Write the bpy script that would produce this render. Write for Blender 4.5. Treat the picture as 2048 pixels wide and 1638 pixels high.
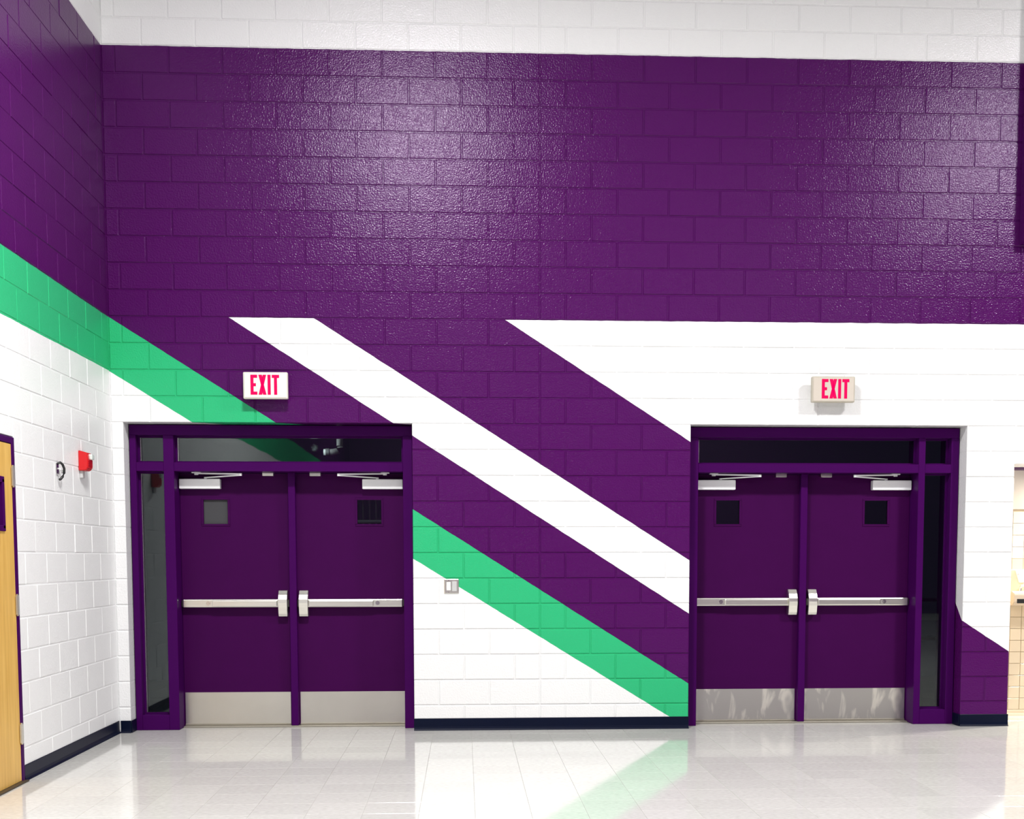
import bpy, bmesh, math, random
from mathutils import Matrix, Vector
random.seed(7)
for o in list(bpy.data.objects): bpy.data.objects.remove(o)
scene = bpy.context.scene
COL = scene.collection

# ------------------------------------------------------------------ camera, world, lights, exposure
cam_data = bpy.data.cameras.new('camera')
cam = bpy.data.objects.new('camera', cam_data)
COL.objects.link(cam)
cam.location = (-0.6056, -9.999, 1.3828)
cam.rotation_euler = (math.pi / 2 - 0.07915, 0.00097, -0.05208)
cam_data.sensor_fit = 'HORIZONTAL'
cam_data.sensor_width = 36.0
cam_data.lens = 2497.24 / 2048 * 36
cam_data.shift_x = (1024 - 1058.88) / 2048
cam_data.shift_y = (1313.99 - 819) / 2048
cam_data.clip_end = 200
scene.camera = cam

world = bpy.data.worlds.new('night')
scene.world = world
world.use_nodes = True
bg = world.node_tree.nodes['Background']
bg.inputs[0].default_value = (0.35, 0.5, 0.7, 1)
bg.inputs[1].default_value = 0.012

LAMP_Z = 6.24
LAMPS = [(-1.13, -4.5), (5.6, -4.5), (-1.13, -15.5), (5.6, -15.5)]  # rear pair is unseen, added as fill
LAMP_W = [510, 490, 340, 340]

vs = scene.view_settings
vs.view_transform = 'Standard'
vs.look = 'None'
vs.exposure = -0.07
vs.gamma = 1
vs.use_curve_mapping = False

# ------------------------------------------------------------------ constants (metres)
B, H = 0.4064, 0.2032          # concrete block module
XC = -3.3505                   # left wall plane
TOP = 26 * H                   # purple to white line
MID = 16 * H
OL = (-8 * B, -2.5 * B)        # left door opening
OR = (1.211, 8.5 * B)          # right door opening
OH = 12 * H                    # opening head
XE = 9.5 * B                   # right end of the wall, alcove beyond
NH = 10.5 * H                  # alcove head
CEIL = 6.9
YF, YD = 0.14, 0.33            # door frame face, door leaf face

# ------------------------------------------------------------------ material helpers
def new_mat(name):
    m = bpy.data.materials.new(name)
    m.use_nodes = True
    nt = m.node_tree
    return m, nt, nt.nodes['Principled BSDF']

def plain(name, col, rough=0.5, metal=0.0, spec=0.5, bump=None, var=0.0, vscale=6.0, aniso=None):
    """solid paint / metal with a faint procedural tone variation and relief"""
    m, nt, b = new_mat(name)
    b.inputs['Roughness'].default_value = rough
    b.inputs['Metallic'].default_value = metal
    b.inputs['Specular IOR Level'].default_value = spec
    tc = nt.nodes.new('ShaderNodeTexCoord')
    n = nt.nodes.new('ShaderNodeTexNoise')
    n.inputs['Scale'].default_value = vscale
    n.inputs['Detail'].default_value = 4
    nt.links.new(tc.outputs['Object'], n.inputs['Vector'])
    if aniso:
        mp = nt.nodes.new('ShaderNodeMapping')
        mp.inputs['Scale'].default_value = aniso
        nt.links.new(tc.outputs['Object'], mp.inputs['Vector'])
        nt.links.new(mp.outputs['Vector'], n.inputs['Vector'])
    mx = nt.nodes.new('ShaderNodeMix'); mx.data_type = 'RGBA'
    mx.inputs['A'].default_value = [c * (1 - var) for c in col] + [1]
    mx.inputs['B'].default_value = [min(1, c * (1 + var)) for c in col] + [1]
    nt.links.new(n.outputs['Fac'], mx.inputs['Factor'])
    nt.links.new(mx.outputs['Result'], b.inputs['Base Color'])
    if bump:
        n2 = nt.nodes.new('ShaderNodeTexNoise')
        n2.inputs['Scale'].default_value = bump[0]
        n2.inputs['Detail'].default_value = 2
        if aniso:
            nt.links.new(mp.outputs['Vector'], n2.inputs['Vector'])
        else:
            nt.links.new(tc.outputs['Object'], n2.inputs['Vector'])
        bp = nt.nodes.new('ShaderNodeBump')
        bp.inputs['Strength'].default_value = bump[1]
        bp.inputs['Distance'].default_value = bump[2]
        nt.links.new(n2.outputs['Fac'], bp.inputs['Height'])
        nt.links.new(bp.outputs['Normal'], b.inputs['Normal'])
    return m

PURPLE = (0.072, 0.0040, 0.094)
GREEN = (0.030, 0.47, 0.195)
WHITE = (0.86, 0.865, 0.87)

def block_paint(name, left):
    """painted concrete block: the mural's colour bands follow the wall itself"""
    m, nt, b = new_mat(name)
    N, L = nt.nodes, nt.links
    geo = N.new('ShaderNodeNewGeometry')
    sep = N.new('ShaderNodeSeparateXYZ')
    L.new(geo.outputs['Position'], sep.inputs[0])
    def math_(op, a, c):
        n = N.new('ShaderNodeMath'); n.operation = op
        for i, v in enumerate((a, c)):
            if isinstance(v, (int, float)): n.inputs[i].default_value = v
            else: L.new(v, n.inputs[i])
        return n.outputs[0]
    def mix(f, a, c):
        n = N.new('ShaderNodeMix'); n.data_type = 'RGBA'
        L.new(f, n.inputs['Factor'])
        for k, v in (('A', a), ('B', c)):
            if isinstance(v, tuple): n.inputs[k].default_value = v + (1,)
            else: L.new(v, n.inputs[k])
        return n.outputs['Result']
    # hand-cut paint edge: tiny wobble
    nz = N.new('ShaderNodeTexNoise'); nz.inputs['Scale'].default_value = 9
    L.new(geo.outputs['Position'], nz.inputs['Vector'])
    wob = math_('MULTIPLY', math_('SUBTRACT', nz.outputs['Fac'], 0.5), 0.008)
    z = math_('ADD', sep.outputs['Z'], wob)
    if left:
        c = mix(math_('GREATER_THAN', z, 2.836), WHITE, GREEN)
        c = mix(math_('GREATER_THAN', z, 3.25), c, PURPLE)
        c = mix(math_('GREATER_THAN', z, TOP), c, WHITE)
    else:
        xs = math_('SUBTRACT', sep.outputs['X'], math_('MULTIPLY', math_('MAXIMUM', math_('SUBTRACT', sep.outputs['Y'], 0.012), 0.0), 1.55))
        def above(x0, z0, x1, z1):
            s = (z1 - z0) / (x1 - x0)
            ln = math_('ADD', math_('MULTIPLY', xs, s), z0 - s * x0)
            return math_('GREATER_THAN', z, ln)
        c = mix(above(-3.355, 2.835, 1.078, 0.081), WHITE, GREEN)
        c = mix(above(-3.353, 3.252, 1.198, 0.371), c, PURPLE)
        c = mix(above(-2.427, 3.252, 1.205, 0.934), c, WHITE)
        c = mix(above(-1.770, 3.252, 1.202, 1.365), c, PURPLE)
        c = mix(above(-0.275, 3.252, 3.868, 0.606), c, WHITE)
        c = mix(math_('GREATER_THAN', z, MID), c, PURPLE)
        c = mix(math_('GREATER_THAN', z, TOP), c, WHITE)
    L.new(c, b.inputs['Base Color'])
    b.inputs['Roughness'].default_value = 0.28 if left else 0.18
    b.inputs['Specular IOR Level'].default_value = 0.12 if left else 0.26
    b.inputs['Specular Tint'].default_value = (0.92, 0.80, 1.0, 1)
    n1 = N.new('ShaderNodeTexNoise'); n1.inputs['Scale'].default_value = 80; n1.inputs['Detail'].default_value = 2
    L.new(geo.outputs['Position'], n1.inputs['Vector'])
    n2 = N.new('ShaderNodeTexNoise'); n2.inputs['Scale'].default_value = 10; n2.inputs['Detail'].default_value = 1
    L.new(geo.outputs['Position'], n2.inputs['Vector'])
    hgt = math_('ADD', n1.outputs['Fac'], math_('MULTIPLY', n2.outputs['Fac'], 0.35))
    bp = N.new('ShaderNodeBump'); bp.inputs['Strength'].default_value = 1.0; bp.inputs['Distance'].default_value = 0.0027 if not left else 0.0016
    L.new(hgt, bp.inputs['Height'])
    L.new(bp.outputs['Normal'], b.inputs['Normal'])
    return m

def floor_tile_mat():
    m, nt, b = new_mat('waxed_vinyl_tile')
    N, L = nt.nodes, nt.links
    geo = N.new('ShaderNodeNewGeometry'); oi = N.new('ShaderNodeObjectInfo')
    n = N.new('ShaderNodeTexNoise'); n.inputs['Scale'].default_value = 60; n.inputs['Detail'].default_value = 5
    mp = N.new('ShaderNodeMapping'); mp.inputs['Scale'].default_value = (0.5, 1.6, 1)
    L.new(geo.outputs['Position'], mp.inputs['Vector']); L.new(mp.outputs['Vector'], n.inputs['Vector'])
    rp = N.new('ShaderNodeValToRGB')
    rp.color_ramp.elements[0].position = 0.3; rp.color_ramp.elements[0].color = (0.55, 0.54, 0.515, 1)
    rp.color_ramp.elements[1].position = 0.62; rp.color_ramp.elements[1].color = (0.665, 0.66, 0.635, 1)
    L.new(n.outputs['Fac'], rp.inputs['Fac'])
    hs = N.new('ShaderNodeHueSaturation')
    mr = N.new('ShaderNodeMapRange'); mr.inputs['To Min'].default_value = 0.96; mr.inputs['To Max'].default_value = 1.03
    L.new(oi.outputs['Random'], mr.inputs['Value']); L.new(mr.outputs[0], hs.inputs['Value'])
    L.new(rp.outputs['Color'], hs.inputs['Color']); L.new(hs.outputs['Color'], b.inputs['Base Color'])
    b.inputs['Roughness'].default_value = 0.07
    b.inputs['Specular IOR Level'].default_value = 0.36
    n2 = N.new('ShaderNodeTexNoise'); n2.inputs['Scale'].default_value = 5; n2.inputs['Detail'].default_value = 2
    L.new(geo.outputs['Position'], n2.inputs['Vector'])
    bp = N.new('ShaderNodeBump'); bp.inputs['Strength'].default_value = 0.15; bp.inputs['Distance'].default_value = 0.002
    L.new(n2.outputs['Fac'], bp.inputs['Height']); L.new(bp.outputs['Normal'], b.inputs['Normal'])
    return m

def glass_mat(name, tint=(0.80, 0.86, 0.86)):
    m = bpy.data.materials.new(name); m.use_nodes = True
    nt = m.node_tree; N, L = nt.nodes, nt.links
    N.remove(N['Principled BSDF'])
    out = N['Material Output']
    tr = N.new('ShaderNodeBsdfTransparent'); tr.inputs[0].default_value = tint + (1,)
    gl = N.new('ShaderNodeBsdfGlossy'); gl.inputs['Roughness'].default_value = 0.015
    gl.inputs['Color'].default_value = (0.92, 0.97, 0.96, 1)
    fr = N.new('ShaderNodeFresnel'); fr.inputs['IOR'].default_value = 1.62
    n = N.new('ShaderNodeTexNoise'); n.inputs['Scale'].default_value = 1.5
    bp = N.new('ShaderNodeBump'); bp.inputs['Strength'].default_value = 0.03; bp.inputs['Distance'].default_value = 0.004
    L.new(n.outputs['Fac'], bp.inputs['Height']); L.new(bp.outputs['Normal'], gl.inputs['Normal'])
    mx = N.new('ShaderNodeMixShader')
    L.new(fr.outputs[0], mx.inputs[0]); L.new(tr.outputs[0], mx.inputs[1]); L.new(gl.outputs[0], mx.inputs[2])
    L.new(mx.outputs[0], out.inputs[0])
    return m

def emit_mat(name, col, strength, base=(0.8, 0.1, 0.2)):
    m, nt, b = new_mat(name)
    b.inputs['Base Color'].default_value = base + (1,)
    b.inputs['Emission Color'].default_value = col + (1,)
    b.inputs['Emission Strength'].default_value = strength
    b.inputs['Specular IOR Level'].default_value = 0.1
    return m

def wood_mat():
    m, nt, b = new_mat('maple_veneer')
    N, L = nt.nodes, nt.links
    tc = N.new('ShaderNodeTexCoord'); mp = N.new('ShaderNodeMapping')
    mp.inputs['Scale'].default_value = (9, 9, 0.7)
    L.new(tc.outputs['Object'], mp.inputs['Vector'])
    n = N.new('ShaderNodeTexNoise'); n.inputs['Scale'].default_value = 3; n.inputs['Detail'].default_value = 6
    L.new(mp.outputs['Vector'], n.inputs['Vector'])
    rp = N.new('ShaderNodeValToRGB')
    rp.color_ramp.elements[0].color = (0.63, 0.36, 0.075, 1); rp.color_ramp.elements[0].position = 0.3
    rp.color_ramp.elements[1].color = (0.80, 0.50, 0.135, 1); rp.color_ramp.elements[1].position = 0.75
    L.new(n.outputs['Fac'], rp.inputs['Fac']); L.new(rp.outputs['Color'], b.inputs['Base Color'])
    b.inputs['Roughness'].default_value = 0.4
    return m

def glint_streak_steel():  # pale streaks painted in as floor reflections on the plates
    m, nt, b = new_mat('kick_plate_steel_glint_streaks')
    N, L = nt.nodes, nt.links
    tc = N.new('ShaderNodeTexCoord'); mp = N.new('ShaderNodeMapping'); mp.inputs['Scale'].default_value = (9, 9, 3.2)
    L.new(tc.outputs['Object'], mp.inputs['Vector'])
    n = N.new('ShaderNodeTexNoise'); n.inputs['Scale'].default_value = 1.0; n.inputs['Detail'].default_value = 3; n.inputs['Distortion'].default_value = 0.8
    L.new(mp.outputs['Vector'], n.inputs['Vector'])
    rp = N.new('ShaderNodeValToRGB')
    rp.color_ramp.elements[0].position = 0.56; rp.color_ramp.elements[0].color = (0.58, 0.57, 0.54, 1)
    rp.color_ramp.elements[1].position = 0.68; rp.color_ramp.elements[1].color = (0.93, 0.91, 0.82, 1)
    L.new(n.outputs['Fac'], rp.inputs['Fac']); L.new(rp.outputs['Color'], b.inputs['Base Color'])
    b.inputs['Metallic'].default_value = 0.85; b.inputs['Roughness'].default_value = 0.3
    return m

M = dict(
    back=block_paint('painted_block_mural', False),
    left=block_paint('painted_block_band', True),
    white=plain('white_wall_paint', WHITE, 0.4, bump=(60, 0.3, 0.003), var=0.02),
    ceiling=plain('ceiling_paint', (0.58, 0.58, 0.59), 0.8, var=0.02),
    hall=plain('hall_purple_paint', PURPLE, 0.5, spec=0.3, var=0.03),
    purple=plain('purple_enamel', (0.050, 0.0018, 0.080), 0.40, spec=0.05, bump=(35, 0.08, 0.002), var=0.06),
    purple_leaf=plain('purple_door_enamel', (0.046, 0.0018, 0.058), 0.45, spec=0.06, bump=(30, 0.12, 0.002), var=0.08),
    navy=plain('navy_vinyl', (0.0018, 0.0045, 0.020), 0.38, spec=0.15, var=0.1),
    steel=plain('brushed_steel', (0.86, 0.85, 0.78), 0.28, 1.0, bump=(40, 0.10, 0.001), var=0.06, aniso=(1, 1, 14)),
    kick=plain('kick_plate_steel', (0.68, 0.66, 0.60), 0.30, 0.9, bump=(3, 0.35, 0.01), var=0.10, vscale=3),
    kick_glints=glint_streak_steel(),
    steel_dark=plain('dark_steel', (0.10, 0.095, 0.09), 0.4, 0.8),
    alu=plain('aluminium_paint', (0.93, 0.94, 0.96), 0.35, 0.1, var=0.03),
    chrome=plain('polished_steel', (0.75, 0.74, 0.73), 0.18, 1.0),
    black=plain('black_rubber', (0.01, 0.01, 0.011), 0.5),
    threshold=plain('threshold_metal', (0.45, 0.42, 0.36), 0.4, 0.8, var=0.1),
    brown=plain('brown_threshold', (0.05, 0.035, 0.02), 0.5),
    sign=plain('sign_housing', (0.72, 0.68, 0.62), 0.45, var=0.02),
    sign_face=plain('sign_face_plastic', (0.84, 0.81, 0.75), 0.4, var=0.02),
    sign_face_darker=plain('darker_sign_face_plastic', (0.60, 0.54, 0.47), 0.4, var=0.03),  # darker beige plastic for the right-hand sign
    sign_darker=plain('darker_sign_housing', (0.50, 0.46, 0.38), 0.45, var=0.02),
    grey_cover=plain('cover_sheet_grey', (0.050, 0.050, 0.056), 0.8, var=0.08),
    red=plain('red_plastic', (0.62, 0.008, 0.012), 0.28),
    lens=plain('clear_strobe_lens', (0.72, 0.80, 0.76), 0.12, spec=0.8),
    grey=plain('grey_plastic', (0.55, 0.55, 0.55), 0.5),
    whiteplastic=plain('white_plastic', (0.85, 0.85, 0.84), 0.35),
    letter=emit_mat('lit_red_letter', (1.0, 0.0, 0.125), 1.0, (0.05, 0.0, 0.006)),
    glass=glass_mat('door_glass'),
    wood=wood_mat(),
    floor=floor_tile_mat(),
    grout=plain('tile_joint', (0.36, 0.345, 0.32), 0.5),
    cream=plain('cream_ceramic', (0.80, 0.68, 0.49), 0.2, var=0.04),
    creamwhite=plain('pale_ceramic', (0.84, 0.80, 0.73), 0.2, var=0.03),
    ceramic_joint=plain('ceramic_grout', (0.55, 0.46, 0.33), 0.8),
    concrete=plain('sidewalk_concrete', (0.32, 0.33, 0.33), 0.85, bump=(30, 0.3, 0.004), var=0.12),
    lamp=emit_mat('lamp_lens', (1.0, 0.98, 0.95), 4.0, (0.9, 0.9, 0.9)),
    galv=plain('galvanised_steel', (0.55, 0.57, 0.57), 0.4, 0.6, var=0.1),
)

# ------------------------------------------------------------------ mesh helpers
def bm_box(bm, x0, x1, y0, y1, z0, z1, bev=0.0, seg=1):
    r = bmesh.ops.create_cube(bm, size=1.0)
    vs_ = r['verts']
    bmesh.ops.scale(bm, vec=(x1 - x0, y1 - y0, z1 - z0), verts=vs_)
    bmesh.ops.translate(bm, vec=((x0 + x1) / 2, (y0 + y1) / 2, (z0 + z1) / 2), verts=vs_)
    if bev > 0:
        es = list({e for v in vs_ for e in v.link_edges})
        bmesh.ops.bevel(bm, geom=es, offset=bev, segments=seg, affect='EDGES', profile=0.5)
    return bm

def bm_prism(bm, pts, axis, a0, a1):
    """extrude a closed outline: axis 'x' pts are (y,z); 'y' pts are (x,z); 'z' pts are (x,y)"""
    def co(p, a):
        return {'x': (a, p[0], p[1]), 'y': (p[0], a, p[1]), 'z': (p[0], p[1], a)}[axis]
    v0 = [bm.verts.new(co(p, a0)) for p in pts]
    v1 = [bm.verts.new(co(p, a1)) for p in pts]
    n = len(pts)
    fs = [bm.faces.new(v0), bm.faces.new(v1[::-1])]
    for i in range(n):
        fs.append(bm.faces.new((v0[i], v1[i], v1[(i + 1) % n], v0[(i + 1) % n])))
    bmesh.ops.recalc_face_normals(bm, faces=fs)
    return bm

def bm_cyl(bm, p0, p1, r, seg=16, r2=None):
    p0, p1 = Vector(p0), Vector(p1)
    d = p1 - p0
    res = bmesh.ops.create_cone(bm, cap_ends=True, segments=seg, radius1=r, radius2=r if r2 is None else r2, depth=d.length)
    q = d.to_track_quat('Z', 'Y').to_matrix().to_4x4()
    bmesh.ops.transform(bm, matrix=Matrix.Translation((p0 + p1) / 2) @ q, verts=res['verts'])
    return bm

def bm_tube(bm, pts, r, seg=10):
    pts = [Vector(p) for p in pts]
    rings = []
    up = Vector((0.31, 0.17, 0.93)).normalized()
    for i, p in enumerate(pts):
        t = (pts[min(i + 1, len(pts) - 1)] - pts[max(i - 1, 0)]).normalized()
        a = t.cross(up).normalized(); c = t.cross(a).normalized()
        rings.append([bm.verts.new(p + (a * math.cos(k * 2 * math.pi / seg) + c * math.sin(k * 2 * math.pi / seg)) * r) for k in range(seg)])
    fs = []
    for i in range(len(rings) - 1):
        for k in range(seg):
            fs.append(bm.faces.new((rings[i][k], rings[i][(k + 1) % seg], rings[i + 1][(k + 1) % seg], rings[i + 1][k])))
    fs.append(bm.faces.new(rings[0][::-1])); fs.append(bm.faces.new(rings[-1]))
    bmesh.ops.recalc_face_normals(bm, faces=fs)
    return bm

def mesh_of(bm, name, mat, smooth=False):
    me = bpy.data.meshes.new(name)
    bm.to_mesh(me); bm.free()
    me.materials.append(mat)
    if smooth:
        for p in me.polygons: p.use_smooth = True
    return me

def put(name, me, parent=None, loc=(0, 0, 0)):
    o = bpy.data.objects.new(name, me)
    COL.objects.link(o)
    o.location = loc
    if parent: o.parent = parent
    return o

def build(name, bm, mat, parent=None, loc=(0, 0, 0), smooth=False):
    o = put(name, mesh_of(bm, name, mat, False), parent, loc)
    if smooth:
        me = o.data
        for p in me.polygons: p.use_smooth = True
        me.set_sharp_from_angle(angle=math.radians(35))
    return o

def box(name, x0, x1, y0, y1, z0, z1, mat, parent=None, bev=0.0, seg=1):
    """box mesh whose origin sits at its own centre (coordinates are in the parent's space)"""
    cx, cy, cz = (x0 + x1) / 2, (y0 + y1) / 2, (z0 + z1) / 2
    bm = bm_box(bmesh.new(), x0 - cx, x1 - cx, y0 - cy, y1 - cy, z0 - cz, z1 - cz, bev, seg)
    return build(name, bm, mat, parent, (cx, cy, cz))

def empty(name, loc=(0, 0, 0), rz=0.0):
    o = bpy.data.objects.new(name, None)
    COL.objects.link(o)
    o.location = loc; o.rotation_euler = (0, 0, rz)
    o.empty_display_size = 0.1
    return o

def tag(o, label, cat, group=None, kind=None):
    o['label'] = label; o['category'] = cat
    if group: o['group'] = group
    if kind: o['kind'] = kind
    return o

# ------------------------------------------------------------------ block walls
JOINT, CH, BD = 0.0095, 0.004, 0.17
_blocks = {}
def block_mesh(w, h, mat, plane):
    """a painted block with chamfered face; plane 'y': face looks to -Y, plane 'x': face looks to +X"""
    key = (round(w, 3), round(h, 3), mat.name)
    if key in _blocks: return _blocks[key]
    bm = bmesh.new()
    a, c = w / 2, h / 2
    CH = 0.0045 if plane == 'y' else 0.0026
    f = [(-a + CH, -c + CH), (a - CH, -c + CH), (a - CH, c - CH), (-a + CH, c - CH)]
    s = [(-a, -c), (a, -c), (a, c), (-a, c)]
    def co(p, d): return (p[0], d, p[1]) if plane == 'y' else (-d, p[0], p[1])
    r0 = [bm.verts.new(co(p, 0)) for p in f]
    r1 = [bm.verts.new(co(p, CH)) for p in s]
    r2 = [bm.verts.new(co(p, BD)) for p in s]
    fs = [bm.faces.new(r0), bm.faces.new(r2[::-1])]
    for i in range(4):
        j = (i + 1) % 4
        fs.append(bm.faces.new((r0[i], r1[i], r1[j], r0[j])))
        fs.append(bm.faces.new((r1[i], r2[i], r2[j], r1[j])))
    bmesh.ops.recalc_face_normals(bm, faces=fs)
    _blocks[key] = mesh_of(bm, 'block', mat)
    return _blocks[key]

def subtract(a, b, cuts):
    segs = [(a, b)]
    for c0, c1 in cuts:
        out = []
        for s0, s1 in segs:
            if c1 <= s0 or c0 >= s1: out.append((s0, s1)); continue
            if c0 - s0 > 0.02: out.append((s0, c0))
            if s1 - c1 > 0.02: out.append((c1, s1))
        segs = out
    return segs

def lay(rects, parent, mat, plane, limit=300, shown=None):
    """rects (a0,a1,z0,z1): the largest in view become single blocks, the rest one joined mesh"""
    rk = sorted(rects, key=lambda r: -((r[1] - r[0]) * (r[3] - r[2]) * (1.0 if shown is None or shown(r) else 0.0) + 1e-4 * r[2]))
    rest = bmesh.new(); nrest = 0
    for i, (a0, a1, z0, z1) in enumerate(rk):
        w, h = a1 - a0 - JOINT, z1 - z0 - JOINT
        me = block_mesh(w, h, mat, plane)
        off = random.uniform(-0.0009, 0.0009)
        ca, cz = (a0 + a1) / 2, (z0 + z1) / 2
        loc = (ca, off, cz) if plane == 'y' else (XC + off, ca, cz)
        t1, t2 = random.gauss(0, 0.004), random.gauss(0, 0.0028)
        rot = (t1, 0, t2) if plane == 'y' else (0, t1, t2)
        if i < limit:
            o = put('block', me, parent, loc); o.rotation_euler = rot
        else:
            tmp = bmesh.new(); tmp.from_mesh(me)
            bmesh.ops.translate(tmp, vec=loc, verts=tmp.verts)
            t_me = bpy.data.meshes.new('tmp'); tmp.to_mesh(t_me); tmp.free()
            rest.from_mesh(t_me); bpy.data.meshes.remove(t_me); nrest += 1
    if nrest:
        o = build('block_field', rest, mat, parent); o['kind'] = 'stuff'
    else: rest.free()

# back wall
wall_back = tag(empty('wall_back'), 'painted concrete block wall with purple field and diagonal white and green stripes', 'wall', kind='structure')
XR = 6.2
rects = []
for r in range(0, 33):
    z0, z1 = r * H, (r + 1) * H
    cuts = []
    if r < 12: cuts += [OL, OR]
    sh = 0.0 if r % 2 == 1 else 0.5            # row 25 has joints on whole modules
    edges = [XC]
    k = -9
    xs = sorted({round((k + i + sh) * B, 5) for i in range(0, 26)} | {0.0})
    edges += [x for x in xs if XC + 0.03 < x < XR] + [XR]
    for a, b in zip(edges, edges[1:]):
        c2 = list(cuts)
        if z1 <= NH + 0.001: c2.append((XE, XR))
        for s0, s1 in subtract(a, b, c2):
            if r == 10 and s1 > XE + 0.01:      # lintel course over the alcove starts half way up
                if s0 < XE - 0.01:
                    rects.append((s0, XE, z0, z1)); s0 = XE
                rects.append((s0, s1, NH, z1))
            else:
                rects.append((s0, s1, z0, z1))
lay(rects, wall_back, M['back'], 'y', 300, lambda q: q[2] < 28 * H - 0.01 and q[0] < 3.84)
# mortar backing, recessed behind the block faces, with the openings left free
RC = 0.0062
bk = bmesh.new()
for x0, x1, z0, z1 in [(XC - 0.2, OL[0] - RC, 0, OH + RC), (OL[1] + RC, OR[0] - RC, 0, OH + RC), (OR[1] + RC, XE - RC, 0, OH + RC),
                       (XE - RC, XR, NH + RC, OH + RC), (XC - 0.2, XR, OH + RC, 33 * H)]:
    bm_box(bk, x0, x1, RC, 0.38, z0, z1)
build('mortar', bk, M['back'], wall_back)

# left wall: blocks near the corner, the same painted wall running on behind the camera
wall_left = tag(empty('wall_left'), 'left painted block wall, purple above a green band, white below', 'wall', kind='structure')
DL = (-3.16, -2.145)           # wooden door frame, outer edges
DLH = 2.118
OFF = 0.1746
rects = []
for r in range(0, 33):
    z0, z1 = r * H, (r + 1) * H
    sh = 0.0 if r % 2 == 1 else 0.5
    ys = sorted([-(OFF + (i + sh) * B) for i in range(-1, 11)])
    edges = [-4.3] + [y for y in ys if -4.26 < y < -0.03] + [0.0]
    for a, b in zip(edges, edges[1:]):
        if z0 >= DLH - 0.001: rects.append((a, b, z0, z1)); continue
        for s0, s1 in subtract(a, b, [DL]):
            rects.append((s0, s1, z0, z1))
        if z1 > DLH + 0.02:
            lo, hi = max(a, DL[0]), min(b, DL[1])
            if hi - lo > 0.02: rects.append((lo, hi, DLH, z1))
lay(rects, wall_left, M['left'], 'x', 300, lambda q: q[1] > -2.6)
bk = bmesh.new()
for y0, y1, z0, z1 in [(DL[1] + RC, 0.004, 0, DLH + RC), (-4.3, DL[0] - RC, 0, DLH + RC), (-4.3, 0.004, DLH + RC, 33 * H)]:
    bm_box(bk, XC - 0.25, XC - 0.0026, y0, y1, z0, z1)
bm_box(bk, XC - 0.25, XC, -20, -4.3, 0, 33 * H)
build('mortar', bk, M['left'], wall_left)

# rest of the hall
tag(box('wall_right', 14.0, 14.2, -20, 0.4, 0, CEIL, M['hall']), 'plain purple wall closing the far right of the hall', 'wall', kind='structure')
tag(box('wall_rear', XC - 0.25, 14.2, -20.2, -20, 0, CEIL, M['hall']), 'plain purple wall at the back of the hall', 'wall', kind='structure')
tag(box('wall_back_extension', XR, 14.2, 0.0, 0.38, 0, CEIL, M['back']), 'block wall running on beyond the drinking alcove', 'wall', kind='structure')
tag(box('ceiling', XC - 0.25, 14.2, -20.2, 0.4, 33 * H, 33 * H + 0.2, M['ceiling']), 'pale flat ceiling high above the hall', 'ceiling', kind='structure')
# projecting bulkhead at the upper right
tag(box('trim_1', 3.84, XR, -0.11, 0.0, 3.87, 33 * H, M['back'], bev=0.004), 'projecting painted bulkhead at the upper right edge', 'bulkhead', kind='structure')

# ------------------------------------------------------------------ floor of vinyl tiles
floor = tag(empty('floor'), 'glossy off-white vinyl tile floor with thin joints', 'floor', kind='structure')
box('floor_base', XC - 0.25, 14.2, -20.2, 0.75, -0.2, -0.0022, M['grout'], floor)
T = 0.3048
bm = bmesh.new()
g, c = 0.0007, 0.0007
s0, s1 = T / 2 - g, T / 2 - g - c
lo = [bm.verts.new((x * s0, y * s0, -0.003)) for x, y in ((-1, -1), (1, -1), (1, 1), (-1, 1))]
md = [bm.verts.new((x * s0, y * s0, -c)) for x, y in ((-1, -1), (1, -1), (1, 1), (-1, 1))]
hi = [bm.verts.new((x * s1, y * s1, 0)) for x, y in ((-1, -1), (1, -1), (1, 1), (-1, 1))]
bm.faces.new(hi)
for i in range(4):
    j = (i + 1) % 4
    bm.faces.new((md[i], md[j], hi[j], hi[i])); bm.faces.new((lo[i], lo[j], md[j], md[i]))
tile_me = mesh_of(bm, 'floor_tile', M['floor'])
cells = []
for i in range(-4, 54):
    for j in range(-3, 57):
        x = -2.382 + (i + 0.5) * T; y = -2.973 + 12 * T - (j + 0.5) * T
        if x - T / 2 < XC - 0.3 or y > 0.62: continue
        cells.append((x, y))
def in_view(x, y):
    return y > -3.6 and y < 0.1 and x > XC - 0.1 and x < 4.2
near = sorted([q for q in cells if in_view(*q)], key=lambda q: q[1] + 0.02 * abs(q[0]))[:300]
ns = set(near)
for x, y in near:
    o = put('floor_tile', tile_me, floor, (x, y, 0))
    o.rotation_euler = (random.gauss(0, 0.0006), random.gauss(0, 0.0006), 0)
rest = bmesh.new()
for x, y in cells:
    if (x, y) in ns: continue
    v = [rest.verts.new((x + a * (T / 2 - g), y + b * (T / 2 - g), 0)) for a, b in ((-1, -1), (1, -1), (1, 1), (-1, 1))]
    rest.faces.new(v)
o = build('floor_tile_field', rest, M['floor'], floor); o['kind'] = 'stuff'

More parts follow.
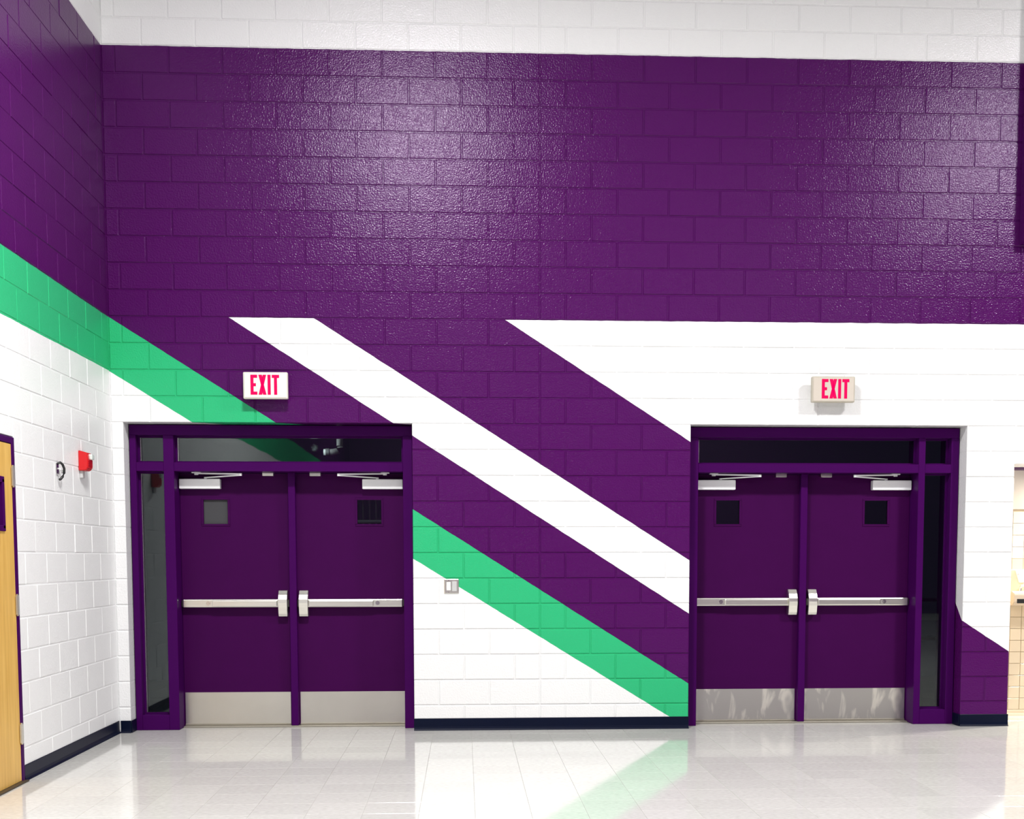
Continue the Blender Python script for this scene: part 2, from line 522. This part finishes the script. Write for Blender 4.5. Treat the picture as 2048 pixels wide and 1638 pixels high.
# ------------------------------------------------------------------ navy cove base
def cove(name, axis, a0, a1, at, label):
    h = 0.098
    if axis == 'x':      # along X, standing on the back wall, profile (y,z)
        pr = [(at, 0), (at - 0.016, 0), (at - 0.015, 0.004), (at - 0.007, 0.014), (at - 0.004, 0.03), (at - 0.004, h - 0.003), (at - 0.002, h), (at, h)]
        bm = bm_prism(bmesh.new(), pr, 'x', a0, a1)
    else:                # along Y, on the left wall, profile (x,z)
        pr = [(at, 0), (at + 0.016, 0), (at + 0.015, 0.004), (at + 0.007, 0.014), (at + 0.004, 0.03), (at + 0.004, h - 0.003), (at + 0.002, h), (at, h)]
        bm = bm_prism(bmesh.new(), pr, 'y', a0, a1)
    tag(build(name, bm, M['navy']), label, 'baseboard', kind='structure')
cove('baseboard_back', 'x', OL[1] + 0.002, OR[0] - 0.002, -0.001, 'navy vinyl base between the two purple door pairs')
cove('baseboard_back_corner', 'x', XC + 0.017, OL[0] - 0.002, -0.001, 'short navy vinyl base in the corner left of the doors')
cove('baseboard_back_right', 'x', OR[1] + 0.002, XE, -0.001, 'short navy vinyl base under the purple wall end')
tag(box('baseboard_reveal_right', OR[1] - 0.005, OR[1] + 0.0005, 0.0, YF - 0.001, 0, 0.098, M['navy']), 'navy vinyl base inside the right jamb of the right doorway', 'baseboard', kind='structure')
tag(box('baseboard_reveal_left', OL[0] - 0.0005, OL[0] + 0.005, 0.0, YF - 0.001, 0, 0.098, M['navy']), 'navy vinyl base inside the left jamb of the left doorway', 'baseboard', kind='structure')
cove('baseboard_left', 'y', DL[1] + 0.002, -0.002, XC + 0.001, 'navy vinyl base along the white left wall')

# ------------------------------------------------------------------ door pairs
def door_unit(name, o, a, b, side, glass_side, label):
    """o opening, a..b clear door opening, side: which side carries the sidelight"""
    root = tag(empty(name, ((o[0] + o[1]) / 2, YF, 0)), label, 'door frame', kind='structure')
    ox = (o[0] + o[1]) / 2
    def part(nm, x0, x1, y0, y1, z0, z1, mat=M['purple'], bev=0.003, parent=root):
        return box(nm, x0 - ox, x1 - ox, y0 - YF, y1 - YF, z0, z1, mat, parent, bev)
    DEP = 0.24
    y0, y1 = YF, YF + DEP
    hz0, bar0, bar1 = 2.357, 2.073, 2.144
    L0, R1 = o[0] + 0.002, o[1] - 0.002
    part('head', L0, R1, y0, y1, hz0, OH - 0.002)
    gx0, gx1 = glass_side
    if side == 'left':
        part('jamb', L0, gx0, y0, y1, 0, hz0)
        part('mullion', gx1, a, y0, y1, 0, hz0)
        part('jamb', b, R1, y0, y1, 0, hz0)
        tx0, tx1 = a, b
    else:
        part('jamb', L0, a, y0, y1, 0, hz0)
        part('mullion', b, gx0, y0, y1, 0, hz0)
        part('jamb', gx1, R1, y0, y1, 0, hz0)
        tx0, tx1 = a, b
    part('transom_bar', a, b, y0, y1, bar0, bar1)
    part('transom_bar', gx0, gx1, y0, y1, bar0, bar1)
    part('sill', gx0, gx1, y0, y1, 0, 0.122)
    # stops carrying the glass, then the panes
    for (x0, x1, z0, z1) in ((tx0, tx1, bar1, hz0), (gx0, gx1, bar1, hz0), (gx0, gx1, 0.122, bar0)):
        s, yg = 0.014, 0.235
        st = bmesh.new()
        for q in ((x0, x1, z0, z0 + s), (x0, x1, z1 - s, z1), (x0, x0 + s, z0 + s, z1 - s), (x1 - s, x1, z0 + s, z1 - s)):
            bm_box(st, q[0] - ox, q[1] - ox, yg - 0.018 - YF, yg + 0.024 - YF, q[2], q[3])
        pane = part('pane', x0 + 0.004, x1 - 0.004, yg, yg + 0.006, z0 + 0.004, z1 - 0.004, M['glass'], 0)
        build('glazing_stop', st, M['purple'], root)
        bd = bmesh.new(); bm_box(bd, x0 + s - ox, x0 + s + 0.007 - ox, yg - 0.007 - YF, yg - YF, z0 + s, z1 - s); build('glint_strip', bd, M['chrome'], root)  # added bright strip standing in for a glint on the frame side
    cx = (a + b) / 2
    part('centre_mullion', cx - 0.029, cx + 0.029, YD - 0.062, YD - 0.004, 0.012, bar0, M['purple'], 0.004)
    part('threshold', a + 0.001, b - 0.001, YD - 0.07, YD + 0.11, 0.0, 0.012, M['threshold'], 0.004)
    for s in (-1, 1):
        part('strike_box', cx + s * 0.19 - 0.046, cx + s * 0.19 + 0.046, YD - 0.045, YD - 0.004, bar0 - 0.026, bar0, M['steel'], 0.003)
    return root

def leaf(hx, mx, label, glints=False, grey_cover=False):
    """one leaf: hx hinge edge, mx meeting edge"""
    s = 1 if mx > hx else -1
    w = abs(mx - hx)
    root = tag(empty('door_leaf', (hx, YD, 0)), label, 'door', 'purple exit door leaves')
    def X(u): return s * u                       # u: distance from the hinge edge
    def part(nm, u0, u1, y0, y1, z0, z1, mat, parent=root, bev=0.003, seg=1):
        x0, x1 = sorted((X(u0), X(u1)))
        if parent is not root:
            pl = parent.location
            o = box(nm, x0 - pl.x, x1 - pl.x, y0 - pl.y, y1 - pl.y, z0 - pl.z, z1 - pl.z, mat, parent, bev, seg)
            return o
        return box(nm, x0, x1, y0, y1, z0, z1, mat, parent, bev, seg)
    zt, zb = 2.068, 0.016
    wu0, wu1, wz0, wz1 = 0.182, 0.388, 1.655, 1.862
    # leaf panel with a real cut-out for the vision window
    bm = bmesh.new()
    for q in ((0.003, wu0, zb, zt), (wu1, w - 0.003, zb, zt), (wu0, wu1, zb, wz0), (wu0, wu1, wz1, zt)):
        x0, x1 = sorted((X(q[0]), X(q[1])))
        bm_box(bm, x0, x1, 0, 0.045, q[2], q[3])
    bmesh.ops.remove_doubles(bm, verts=bm.verts, dist=0.0001)
    build('leaf_panel', bm, M['purple_leaf'], root)
    vf = bmesh.new()
    t = 0.012
    for q in ((wu0 - t, wu1 + t, wz0 - t, wz0 + 0.006), (wu0 - t, wu1 + t, wz1 - 0.006, wz1 + t), (wu0 - t, wu0 + 0.006, wz0, wz1), (wu1 - 0.006, wu1 + t, wz0, wz1)):
        x0, x1 = sorted((X(q[0]), X(q[1])))
        bm_box(vf, x0, x1, -0.005, 0.012, q[2], q[3], 0.0015)
    vw = build('window_frame', vf, M['purple_leaf'], root)
    part('pane', wu0, wu1, 0.018, 0.024, wz0, wz1, M['glass'], root, 0)
    if grey_cover: part('cover_sheet', wu0 + 0.006, wu1 - 0.006, 0.0155, 0.0165, wz0 + 0.006, wz1 - 0.006, M['grey_cover'], root, 0)  # added opaque sheet, covers the pane's reflection in flat grey
    kp = part('kick_plate', 0.008, w - 0.036, -0.0025, 0.0005, 0.022, 0.285, M['kick_glints' if glints else 'kick'], root, 0.0008)
    part('door_sweep', 0.006, w - 0.034, -0.010, 0.0, 0.013, 0.026, M['threshold'], root, 0.002)
    # exit bar
    rail = part('exit_bar', 0.016, w - 0.112, -0.062, -0.004, 0.984, 1.050, M['steel'], root, 0.008, 2)
    part('push_pad', 0.255, w - 0.125, -0.076, -0.058, 0.990, 1.040, M['steel'], rail, 0.006, 2)
    part('end_cap', 0.006, 0.0165, -0.050, -0.004, 0.990, 1.044, M['steel_dark'], rail, 0.003)
    kb = bmesh.new()
    ku, kz = 0.222, 1.018
    bm_cyl(kb, (X(ku) - rail.location.x, -0.061 - rail.location.y, kz - rail.location.z), (X(ku) - rail.location.x, -0.068 - rail.location.y, kz - rail.location.z), 0.017, 20)
    bm_cyl(kb, (X(ku) - rail.location.x, -0.066 - rail.location.y, kz - rail.location.z), (X(ku) - rail.location.x, -0.073 - rail.location.y, kz - rail.location.z), 0.008, 14)
    build('dogging_lock', kb, M['chrome'], rail, smooth=True)
    x0, x1 = sorted((X(w - 0.118), X(w - 0.043)))
    pr = [(-0.004, 0.910), (-0.058, 0.910), (-0.070, 0.930), (-0.082, 0.985), (-0.086, 1.020), (-0.084, 1.048), (-0.066, 1.086), (-0.062, 1.090), (-0.040, 1.119), (-0.004, 1.122)]
    hb = bm_prism(bmesh.new(), pr, 'x', x0, x1)
    bmesh.ops.bevel(hb, geom=[e for e in hb.edges if abs(e.verts[0].co.x - e.verts[1].co.x) < 1e-6], offset=0.003, segments=1, affect='EDGES')
    head = build('latch_head', hb, M['steel'], root)
    part('latch_bolt', w - 0.045, w - 0.030, -0.050, -0.010, 0.985, 1.045, M['steel_dark'], root, 0.003)
    # closer with folded arm
    cl = part('closer', 0.008, 0.336, -0.062, -0.002, 1.942, 2.022, M['alu'], root, 0.006, 2)
    am = bmesh.new()
    def P(u, y, z): return (X(u) - cl.location.x, y - cl.location.y, z - cl.location.z)
    def bar(p, q, hw, hh):
        p, q = Vector(p), Vector(q); d = (q - p).normalized()
        side = d.cross(Vector((0, 0, 1))).normalized() * hw; up = Vector((0, 0, hh))
        vv = [am.verts.new(e + i * side + j * up) for e in (p, q) for i, j in ((-1, -1), (1, -1), (1, 1), (-1, 1))]
        fs = [am.faces.new(vv[:4][::-1]), am.faces.new(vv[4:])]
        for k in range(4):
            fs.append(am.faces.new((vv[k], vv[(k + 1) % 4], vv[4 + (k + 1) % 4], vv[4 + k])))
        bmesh.ops.recalc_face_normals(am, faces=fs)
    bar(P(0.215, -0.030, 2.032), P(0.515, -0.150, 2.045), 0.011, 0.0045)
    bar(P(0.515, -0.150, 2.054), P(0.150, -0.070, 2.064), 0.010, 0.0055)
    bm_cyl(am, P(0.515, -0.150, 2.040), P(0.515, -0.150, 2.060), 0.013, 14)
    bm_cyl(am, P(0.150, -0.070, 2.052), P(0.150, -0.070, 2.073), 0.016, 14)
    bm_cyl(am, P(0.215, -0.030, 2.020), P(0.215, -0.030, 2.037), 0.013, 14)
    bm_box(am, P(0.150, 0, 0)[0] - 0.035, P(0.150, 0, 0)[0] + 0.035, P(0, -0.085, 0)[1], P(0, -0.050, 0)[1], P(0, 0, 2.066)[2], P(0, 0, 2.0735)[2])
    build('closer_arm', am, M['alu'], cl)
    return root

AL = (-2.905, -1.093); CL_ = sum(AL) / 2
AR = (1.297, 3.117); CR_ = sum(AR) / 2
door_unit('door_1', OL, AL[0], AL[1], 'left', (-3.200, -2.986), 'purple steel frame of the left door pair with transom and sidelight glass at left')
door_unit('door_2', OR, AR[0], AR[1], 'right', (3.172, 3.388), 'purple steel frame of the right door pair with dark transom and sidelight at right')
leaf(AL[0], CL_ - 0.003, 'purple exit door leaf beside the grey-reflecting sidelight under the left exit sign', grey_cover=True)
leaf(AL[1], CL_ + 0.003, 'purple exit door leaf of the left pair, beside the striped wall between the pairs')
leaf(AR[0], CR_ - 0.003, 'purple exit door leaf of the right pair, beside the striped wall between the pairs', glints=True)
leaf(AR[1], CR_ + 0.003, 'purple exit door leaf beside the dark sidelight of the right pair', glints=True)

# ------------------------------------------------------------------ wooden door in the left wall
d3 = tag(empty('door_3', (XC, (DL[0] + DL[1]) / 2, 0)), 'purple steel frame around the yellow wooden door', 'door frame', kind='structure')
def d3part(nm, y0, y1, x0, x1, z0, z1, mat, parent=d3, bev=0.003):
    pl = (XC, (DL[0] + DL[1]) / 2)
    return box(nm, x0 - pl[0], x1 - pl[0], y0 - pl[1], y1 - pl[1], z0, z1, mat, parent, bev)
FW = 0.048
d3part('jamb', DL[1] - FW, DL[1] - 0.001, XC - 0.16, XC + 0.006, 0, DLH, M['purple'])
d3part('jamb', DL[0] + 0.001, DL[0] + FW, XC - 0.16, XC + 0.006, 0, DLH, M['purple'])
d3part('head', DL[0] + FW, DL[1] - FW, XC - 0.16, XC + 0.006, DLH - 0.04, DLH - 0.001, M['purple'])
d3part('threshold', DL[0] + 0.01, DL[1] - 0.01, XC - 0.14, XC + 0.035, 0, 0.010, M['brown'])
hy = DL[1] - FW - 0.004
lf = tag(empty('door_leaf', (XC, hy, 0)), 'yellow maple door with steel hinges in the left wall', 'door')
W3 = (DL[1] - DL[0]) - 2 * FW - 0.008
bm = bmesh.new()
LX0, LX1 = -0.043, 0.002
vy0, vy1, vz0, vz1 = -0.36, -0.16, 1.56, 1.855
for q in ((vy1, 0.0, 0.012, DLH - 0.044), (-W3, vy0, 0.012, DLH - 0.044), (vy0, vy1, 0.012, vz0), (vy0, vy1, vz1, DLH - 0.044)):
    bm_box(bm, LX0, LX1, q[0], q[1], q[2], q[3])
build('leaf_panel', bm, M['wood'], lf)
vf = bmesh.new()
for q in ((vy0 - 0.015, vy1 + 0.015, vz0 - 0.015, vz0 + 0.02), (vy0 - 0.015, vy1 + 0.015, vz1 - 0.02, vz1 + 0.015), (vy0 - 0.015, vy0 + 0.02, vz0, vz1), (vy1 - 0.02, vy1 + 0.015, vz0, vz1)):
    bm_box(vf, -0.05, 0.010, q[0], q[1], q[2], q[3], 0.002)
build('window_frame', vf, M['purple'], lf)
box('pane', -0.024, -0.018, vy0, vy1, vz0, vz1, M['glass'], lf)
for zc in (0.304, 1.098, 1.881):
    hb = bmesh.new()
    bm_cyl(hb, (0.011, 0.002, -0.060), (0.011, 0.002, 0.060), 0.0115, 12)
    bm_cyl(hb, (0.011, 0.002, 0.060), (0.011, 0.002, 0.067), 0.0065, 12)
    bm_cyl(hb, (0.011, 0.002, -0.067), (0.011, 0.002, -0.060), 0.0065, 12)
    bm_box(hb, 0.0055, 0.0085, -0.016, 0.036, -0.058, 0.058)
    for k in (-0.02, 0.02):
        bm_cyl(hb, (0.011, 0.002, k - 0.001), (0.011, 0.002, k + 0.001), 0.0122, 12)
    build('hinge', hb, M['steel'], lf, (0, 0, zc), smooth=True)
tag(box('wall_left_room', XC - 1.6, XC - 1.5, -5, -0.5, 0, 3, M['white']), 'plain wall of the room behind the wooden door', 'wall', kind='structure')

# ------------------------------------------------------------------ exit signs
def letter_polys(ch, w, h, t):
    q = []
    if ch == 'E': q = [[(0, 0), (t, 0), (t, h), (0, h)], [(t, 0), (w, 0), (w, t), (t, t)], [(t, h - t), (w, h - t), (w, h), (t, h)], [(t, h / 2 - t / 2), (w * .8, h / 2 - t / 2), (w * .8, h / 2 + t / 2), (t, h / 2 + t / 2)]]
    if ch == 'X':
        k = t * 1.15
        q = [[(0, 0), (k, 0), (w / 2 + k * .42, h / 2), (w / 2 - k * .42, h / 2)], [(w - k, 0), (w, 0), (w / 2 + k * .42, h / 2), (w / 2 - k * .42, h / 2)],
             [(w / 2 - k * .42, h / 2), (w / 2 + k * .42, h / 2), (k, h), (0, h)], [(w / 2 - k * .42, h / 2), (w / 2 + k * .42, h / 2), (w, h), (w - k, h)]]
    if ch == 'I': q = [[(0, 0), (t, 0), (t, h), (0, h)]]
    if ch == 'T': q = [[(0, h - t), (w, h - t), (w, h), (0, h)], [(w / 2 - t / 2, 0), (w / 2 + t / 2, 0), (w / 2 + t / 2, h - t), (w / 2 - t / 2, h - t)]]
    return q
def exit_sign(x0, x1, z0, z1, label, dx=0.0, darker=False):
    D = 0.110
    cx = (x0 + x1) / 2; w, h = x1 - x0, z1 - z0
    r = tag(empty('exit_sign', (cx, 0, z0)), label, 'exit sign', 'lit exit signs over the door pairs')
    box('housing', -w / 2, w / 2, -D, -0.062, 0, h, M['sign_darker' if darker else 'sign'], r, 0.008, 2)
    box('face_plate', -w / 2 + 0.010, w / 2 - 0.010, -D - 0.003, -D + 0.001, 0.009, h - 0.009, M['sign_face_darker' if darker else 'sign_face'], r, 0.002)
    box('mounting_canopy', -0.055, 0.055, -0.063, -0.001, h * 0.25, h * 0.75, M['sign_darker' if darker else 'sign'], r, 0.004)
    lw = {'E': 0.052, 'X': 0.060, 'I': 0.0235, 'T': 0.056}; gap = 0.0095; lh, t = 0.152, 0.0235
    tot = sum(lw.values()) + 3 * gap
    x = -tot / 2 + dx
    for ch in 'EXIT':
        bm = bmesh.new()
        for poly in letter_polys(ch, lw[ch], lh, t):
            bm_prism(bm, poly, 'y', -0.001, 0.001)
        o = build('letter', bm, M['letter'], r, (x, -D - 0.0038, (h - lh) / 2 + 0.004))
        o['label'] = 'red letter ' + ch
        x += lw[ch] + gap
    return r
exit_sign(-2.306, -1.964, 2.614, 2.818, 'lit red exit sign on the purple wall above the left doors', -0.003)
exit_sign(2.152, 2.497, 2.611, 2.813, 'lit red exit sign on the white wall above the right doors', 0.014, True)

# ------------------------------------------------------------------ small wall fittings
sw = tag(empty('light_switch', (-0.7075, 0, 1.158)), 'square steel switch plate with white rocker at the edge of the green stripe', 'switch')
box('plate', -0.058, 0.058, -0.007, 0.0, -0.058, 0.058, M['steel'], sw, 0.004, 2)
box('rocker', -0.040, -0.006, -0.013, -0.006, -0.034, 0.034, M['whiteplastic'], sw, 0.003)
box('blank', 0.004, 0.042, -0.0095, -0.006, -0.040, 0.040, M['grey'], sw, 0.002)
for k in (-0.047, 0.047):
    b_ = bmesh.new(); bm_cyl(b_, (-0.023, -0.006, k), (-0.023, -0.0088, k), 0.0035, 10)
    build('screw', b_, M['chrome'], sw)

al = tag(empty('fire_alarm', (XC, -0.80, 2.075)), 'red fire alarm strobe on the white left wall', 'fire alarm')
pr = [(0.0, 0.078), (0.062, 0.060), (0.070, 0.030), (0.066, -0.045), (0.052, -0.066), (0.0, -0.068)]
bm = bm_prism(bmesh.new(), pr, 'y', -0.058, 0.058)
bmesh.ops.bevel(bm, geom=list(bm.edges), offset=0.005, segments=2, affect='EDGES')
build('body', bm, M['red'], al)
bm = bm_box(bmesh.new(), 0.055, 0.088, -0.022, 0.040, 0.012, 0.052, 0.008, 2)
build('strobe_lens', bm, M['lens'], al)
bm = bmesh.new()
for k in range(5): bm_box(bm, 0.060, 0.0725, -0.045, 0.045, -0.046 + k * 0.011, -0.041 + k * 0.011)
build('sounder_grille', bm, M['red'], al)
box('back_box', 0.0, 0.022, -0.036, 0.022, -0.118, -0.064, M['grey'], al, 0.003)

hk = tag(empty('wall_hook', (XC, -1.31, 1.98)), 'chrome wall bracket with a black strap left of the fire alarm', 'hook')
box('plate', 0.0, 0.008, -0.050, -0.006, -0.030, 0.044, M['chrome'], hk, 0.003)
bm = bm_tube(bmesh.new(), [(0.006, -0.028, 0.040), (0.022, -0.020, 0.050), (0.034, -0.008, 0.036), (0.040, 0.004, 0.010), (0.038, 0.006, -0.020), (0.030, 0.000, -0.044), (0.020, -0.010, -0.060), (0.014, -0.020, -0.066)], 0.0085, 10)
build('strap', bm, M['black'], hk, smooth=True)
bm = bm_tube(bmesh.new(), [(0.004, -0.028, 0.010), (0.024, -0.026, 0.004), (0.036, -0.024, -0.012), (0.036, -0.024, -0.024)], 0.006, 10)
build('peg', bm, M['chrome'], hk, smooth=True)

# ------------------------------------------------------------------ tiled alcove with drinking fountain
NY = 0.66
alc = tag(empty('wall_alcove', (XE, NY, 0)), 'cream tiled alcove wall at the right edge of the picture', 'wall', kind='structure')
box('backing', -0.02, XR - XE, 0.003, 0.12, 0, NH + 0.2, M['ceramic_joint'], alc)
box('return_wall', XR - XE, XR - XE + 0.1, -NY + 0.39, 0.12, 0, NH + 0.2, M['cream'], alc)
box('return_wall', -0.1, 0.0, -NY + 0.385, 0.12, 0, NH + 0.2, M['cream'], alc)
box('soffit', 0.0, XR - XE, -NY + 0.384, 0.003, NH, NH + 0.1, M['purple'], alc)
box('upper_wall', 0.0, XR - XE, -0.004, 0.003, 1.80, NH, M['creamwhite'], alc)
tt = 0.1016
def tile_mesh(mat):
    bm = bm_box(bmesh.new(), -tt / 2 + 0.0018, tt / 2 - 0.0018, -0.006, 0.004, -tt / 2 + 0.0018, tt / 2 - 0.0018)
    bmesh.ops.bevel(bm, geom=[e for e in bm.edges if e.verts[0].co.y < -0.005 and e.verts[1].co.y < -0.005], offset=0.002, segments=1, affect='EDGES')
    return mesh_of(bm, 'ceramic_tile', mat)
t_lo, t_hi = tile_mesh(M['cream']), tile_mesh(M['creamwhite'])
x0 = (4.251 - XE) - 2 * tt
rest = bmesh.new()
for k in range(0, 17):
    z = 0.052 + tt * k + tt / 2
    if z + tt / 2 > 1.80: break
    for i in range(-2, 19):
        x = x0 + (i + 0.5) * tt
        if x > XR - XE - tt / 2 or x < tt / 2: continue
        me = t_hi if z > 1.42 else t_lo
        if i < 5: put('ceramic_tile', me, alc, (x, 0, z))
        else:
            t_ = bmesh.new(); t_.from_mesh(me); bmesh.ops.translate(t_, vec=(x, 0, z), verts=t_.verts)
            tm = bpy.data.meshes.new('t'); t_.to_mesh(tm); t_.free(); rest.from_mesh(tm); bpy.data.meshes.remove(tm)
o = build('ceramic_tile_field', rest, M['cream'], alc); o['kind'] = 'stuff'
bm = bm_prism(bmesh.new(), [(0.003, 0), (-0.014, 0), (-0.013, 0.01), (-0.008, 0.02), (-0.008, 0.046), (-0.004, 0.051), (0.003, 0.051)], 'x', 0, XR - XE)
build('tile_base', bm, M['cream'], alc)

fx = tag(empty('drinking_fountain', (4.255, NY - 0.006, 0.97)), 'beige drinking fountain with white back plate in the tiled alcove', 'drinking fountain')
pr = [(0.0, 0.0), (-0.16, 0.0), (-0.20, 0.03), (-0.20, 0.10), (-0.13, 0.125), (0.0, 0.125)]
bm = bm_prism(bmesh.new(), pr, 'x', -0.165, 0.24); bmesh.ops.bevel(bm, geom=list(bm.edges), offset=0.006, segments=2, affect='EDGES')
build('basin', bm, plain('beige_enamel', (0.66, 0.55, 0.42), 0.3, var=0.03), fx)
box('shell', -0.165, 0.24, -0.055, 0.0, 0.12, 0.31, M['cream'], fx, 0.006, 2)
bm = bm_prism(bmesh.new(), [(-0.100, 0.300), (0.20, 0.300), (0.17, 0.197), (-0.066, 0.197)], 'y', -0.068, -0.050)
build('back_plate', bm, M['whiteplastic'], fx)
box('grille', -0.140, 0.16, -0.206, -0.198, 0.022, 0.060, M['black'], fx, 0.002)
for xx in (-0.077, 0.165):
    b_ = bmesh.new(); bm_cyl(b_, (xx, -0.066, 0.268), (xx, -0.074, 0.268), 0.007, 12); build('bolt', b_, M['grey'], fx)
bm = bm_tube(bmesh.new(), [(-0.068, -0.10, 0.12), (-0.068, -0.10, 0.150), (-0.062, -0.105, 0.170), (-0.045, -0.115, 0.176), (-0.032, -0.12, 0.166)], 0.013, 12)
build('bubbler', bm, M['steel'], fx, smooth=True)

# ------------------------------------------------------------------ outside the glass: night pavement
sdw = tag(empty('sidewalk', (0, 0.4, 0)), 'grey concrete slab pavement seen through the sidelight', 'sidewalk', kind='structure')
for i in range(8):
    for j in range(2):
        box('slab', -5 + i * 1.5 + 0.006, -5 + (i + 1) * 1.5 - 0.006, 0.36 + j * 1.85 + 0.006, 0.36 + (j + 1) * 1.85 - 0.006, -0.12, -0.012, M['concrete'], sdw, 0.006)
rl = tag(empty('handrail', (4.4, 3.9, -0.012)), 'galvanised handrail outside the right sidelight', 'handrail')
for k in range(3):
    b_ = bmesh.new(); bm_cyl(b_, (-0.9 + k * 0.9, 0, 0), (-0.9 + k * 0.9, 0, 0.92), 0.021, 12); build('post', b_, M['galv'], rl, smooth=True)
for z in (0.92, 0.48):
    b_ = bmesh.new(); bm_cyl(b_, (-1.1, 0, z), (1.1, 0, z), 0.021, 12); build('rail', b_, M['galv'], rl, smooth=True)
gp = tag(empty('wall_lamp', (-1.70, 1.05, 2.30)), 'pale gooseneck pipe seen through the left transom glass', 'lamp')
bm = bm_tube(bmesh.new(), [(0.02, 0.02, 0.30), (0.02, 0.0, 0.12), (0.02, -0.01, 0.05), (0.0, -0.02, 0.012), (-0.035, -0.03, 0.0), (-0.075, -0.03, 0.0)], 0.029, 12)
build('gooseneck', bm, M['whiteplastic'], gp, smooth=True)
b_ = bmesh.new(); bm_cyl(b_, (-0.07, -0.03, 0.0), (-0.10, -0.03, 0.0), 0.033, 14); build('socket', b_, M['galv'], gp, smooth=True)
b_ = bmesh.new(); bm_cyl(b_, (-0.10, -0.03, 0.0), (-0.118, -0.03, 0.0), 0.026, 14); build('glow_tip', b_, emit_mat('added_glow_tip', (0.9, 1.0, 1.0), 0.35, (0.6, 0.62, 0.62)), gp, smooth=True)  # added glowing tip, goes with the fill light on the pipe
ld = bpy.data.lights.new('pipe_fill_light', 'POINT'); ld.energy = 0.9; ld.shadow_soft_size = 0.03; ld.color = (0.95, 1.0, 0.98)  # fill light added only to brighten the pipe
lo_ = bpy.data.objects.new('pipe_fill_light', ld); COL.objects.link(lo_); lo_.parent = gp; lo_.location = (-0.19, -0.12, 0.03)
b_ = bmesh.new(); bm_cyl(b_, (0.02, 0.02, 0.29), (0.02, 0.02, 0.31), 0.05, 16); build('canopy', b_, M['galv'], gp, smooth=True)
sg = tag(empty('bar_lattice', (-1.5, 2.0, -0.012)), 'steel bar gate added outside, standing in for lines reflected in the left pair window nearer the wall', 'lattice')  # added bars, standing in for reflected lines in the pane
for k in range(15):
    b_ = bmesh.new(); bm_cyl(b_, (-0.434 + k * 0.062, 0, 0.05), (-0.434 + k * 0.062, 0, 2.15), 0.008, 8); build('bar', b_, M['galv'], sg, smooth=True)
for z in (0.12, 1.74, 2.12): box('rail', -0.46, 0.46, -0.014, 0.014, z - 0.018, z + 0.018, M['galv'], sg, 0.003)
for x in (-0.48, 0.48): box('post', x - 0.025, x + 0.025, -0.025, 0.025, 0, 2.2, M['galv'], sg, 0.003)
tag(box('trim_2', -3.6, 0.4, 0.4, 1.6, 2.61, 2.75, M['concrete']), 'dark canopy slab outside above the left doors', 'canopy', kind='structure')

# ------------------------------------------------------------------ ceiling lamps
for i, ((x, y), wt) in enumerate(zip(LAMPS, LAMP_W)):
    where = ('over the left doors', 'over the right alcove', 'left, behind the camera, added as fill', 'right, behind the camera, added as fill')[i]
    f = tag(empty('ceiling_lamp', (x, y, LAMP_Z)), 'white high hall lamp hanging ' + where, 'lamp', 'hall lamps')
    hb = bmesh.new()
    bm_box(hb, -0.42, 0.42, -0.34, 0.34, 0.03, 0.13, 0.015, 2)
    build('housing', hb, M['whiteplastic'], f)
    rb = bmesh.new(); bm_cyl(rb, (0, 0, 0.13), (0, 0, 33 * H - LAMP_Z), 0.012, 8); build('stem', rb, M['galv'], f)
    ld = bpy.data.lights.new('lamp_light', 'AREA')
    ld.shape = 'RECTANGLE'; ld.size = 0.78; ld.size_y = 0.62
    ld.energy = wt; ld.color = (1.0, 0.985, 0.965)
    lo_ = bpy.data.objects.new('lamp_light', ld); COL.objects.link(lo_)
    lo_.parent = f; lo_.location = (0, 0, 0.02)

# unseen fill light added to brighten the alcove
f = tag(empty('alcove_fill', (5.0, 0.50, NH)), 'added unseen fill light brightening the alcove over the drinking fountain', 'lamp')
hb = bmesh.new(); bm_cyl(hb, (0, 0, -0.018), (0, 0, -0.0005), 0.075, 24); build('fill_ring', hb, M['whiteplastic'], f, smooth=True)
ld = bpy.data.lights.new('lamp_light', 'AREA'); ld.shape = 'DISK'; ld.size = 0.12; ld.energy = 75; ld.color = (1.0, 0.93, 0.82)
lo_ = bpy.data.objects.new('lamp_light', ld); COL.objects.link(lo_); lo_.parent = f; lo_.location = (0, 0, -0.022)
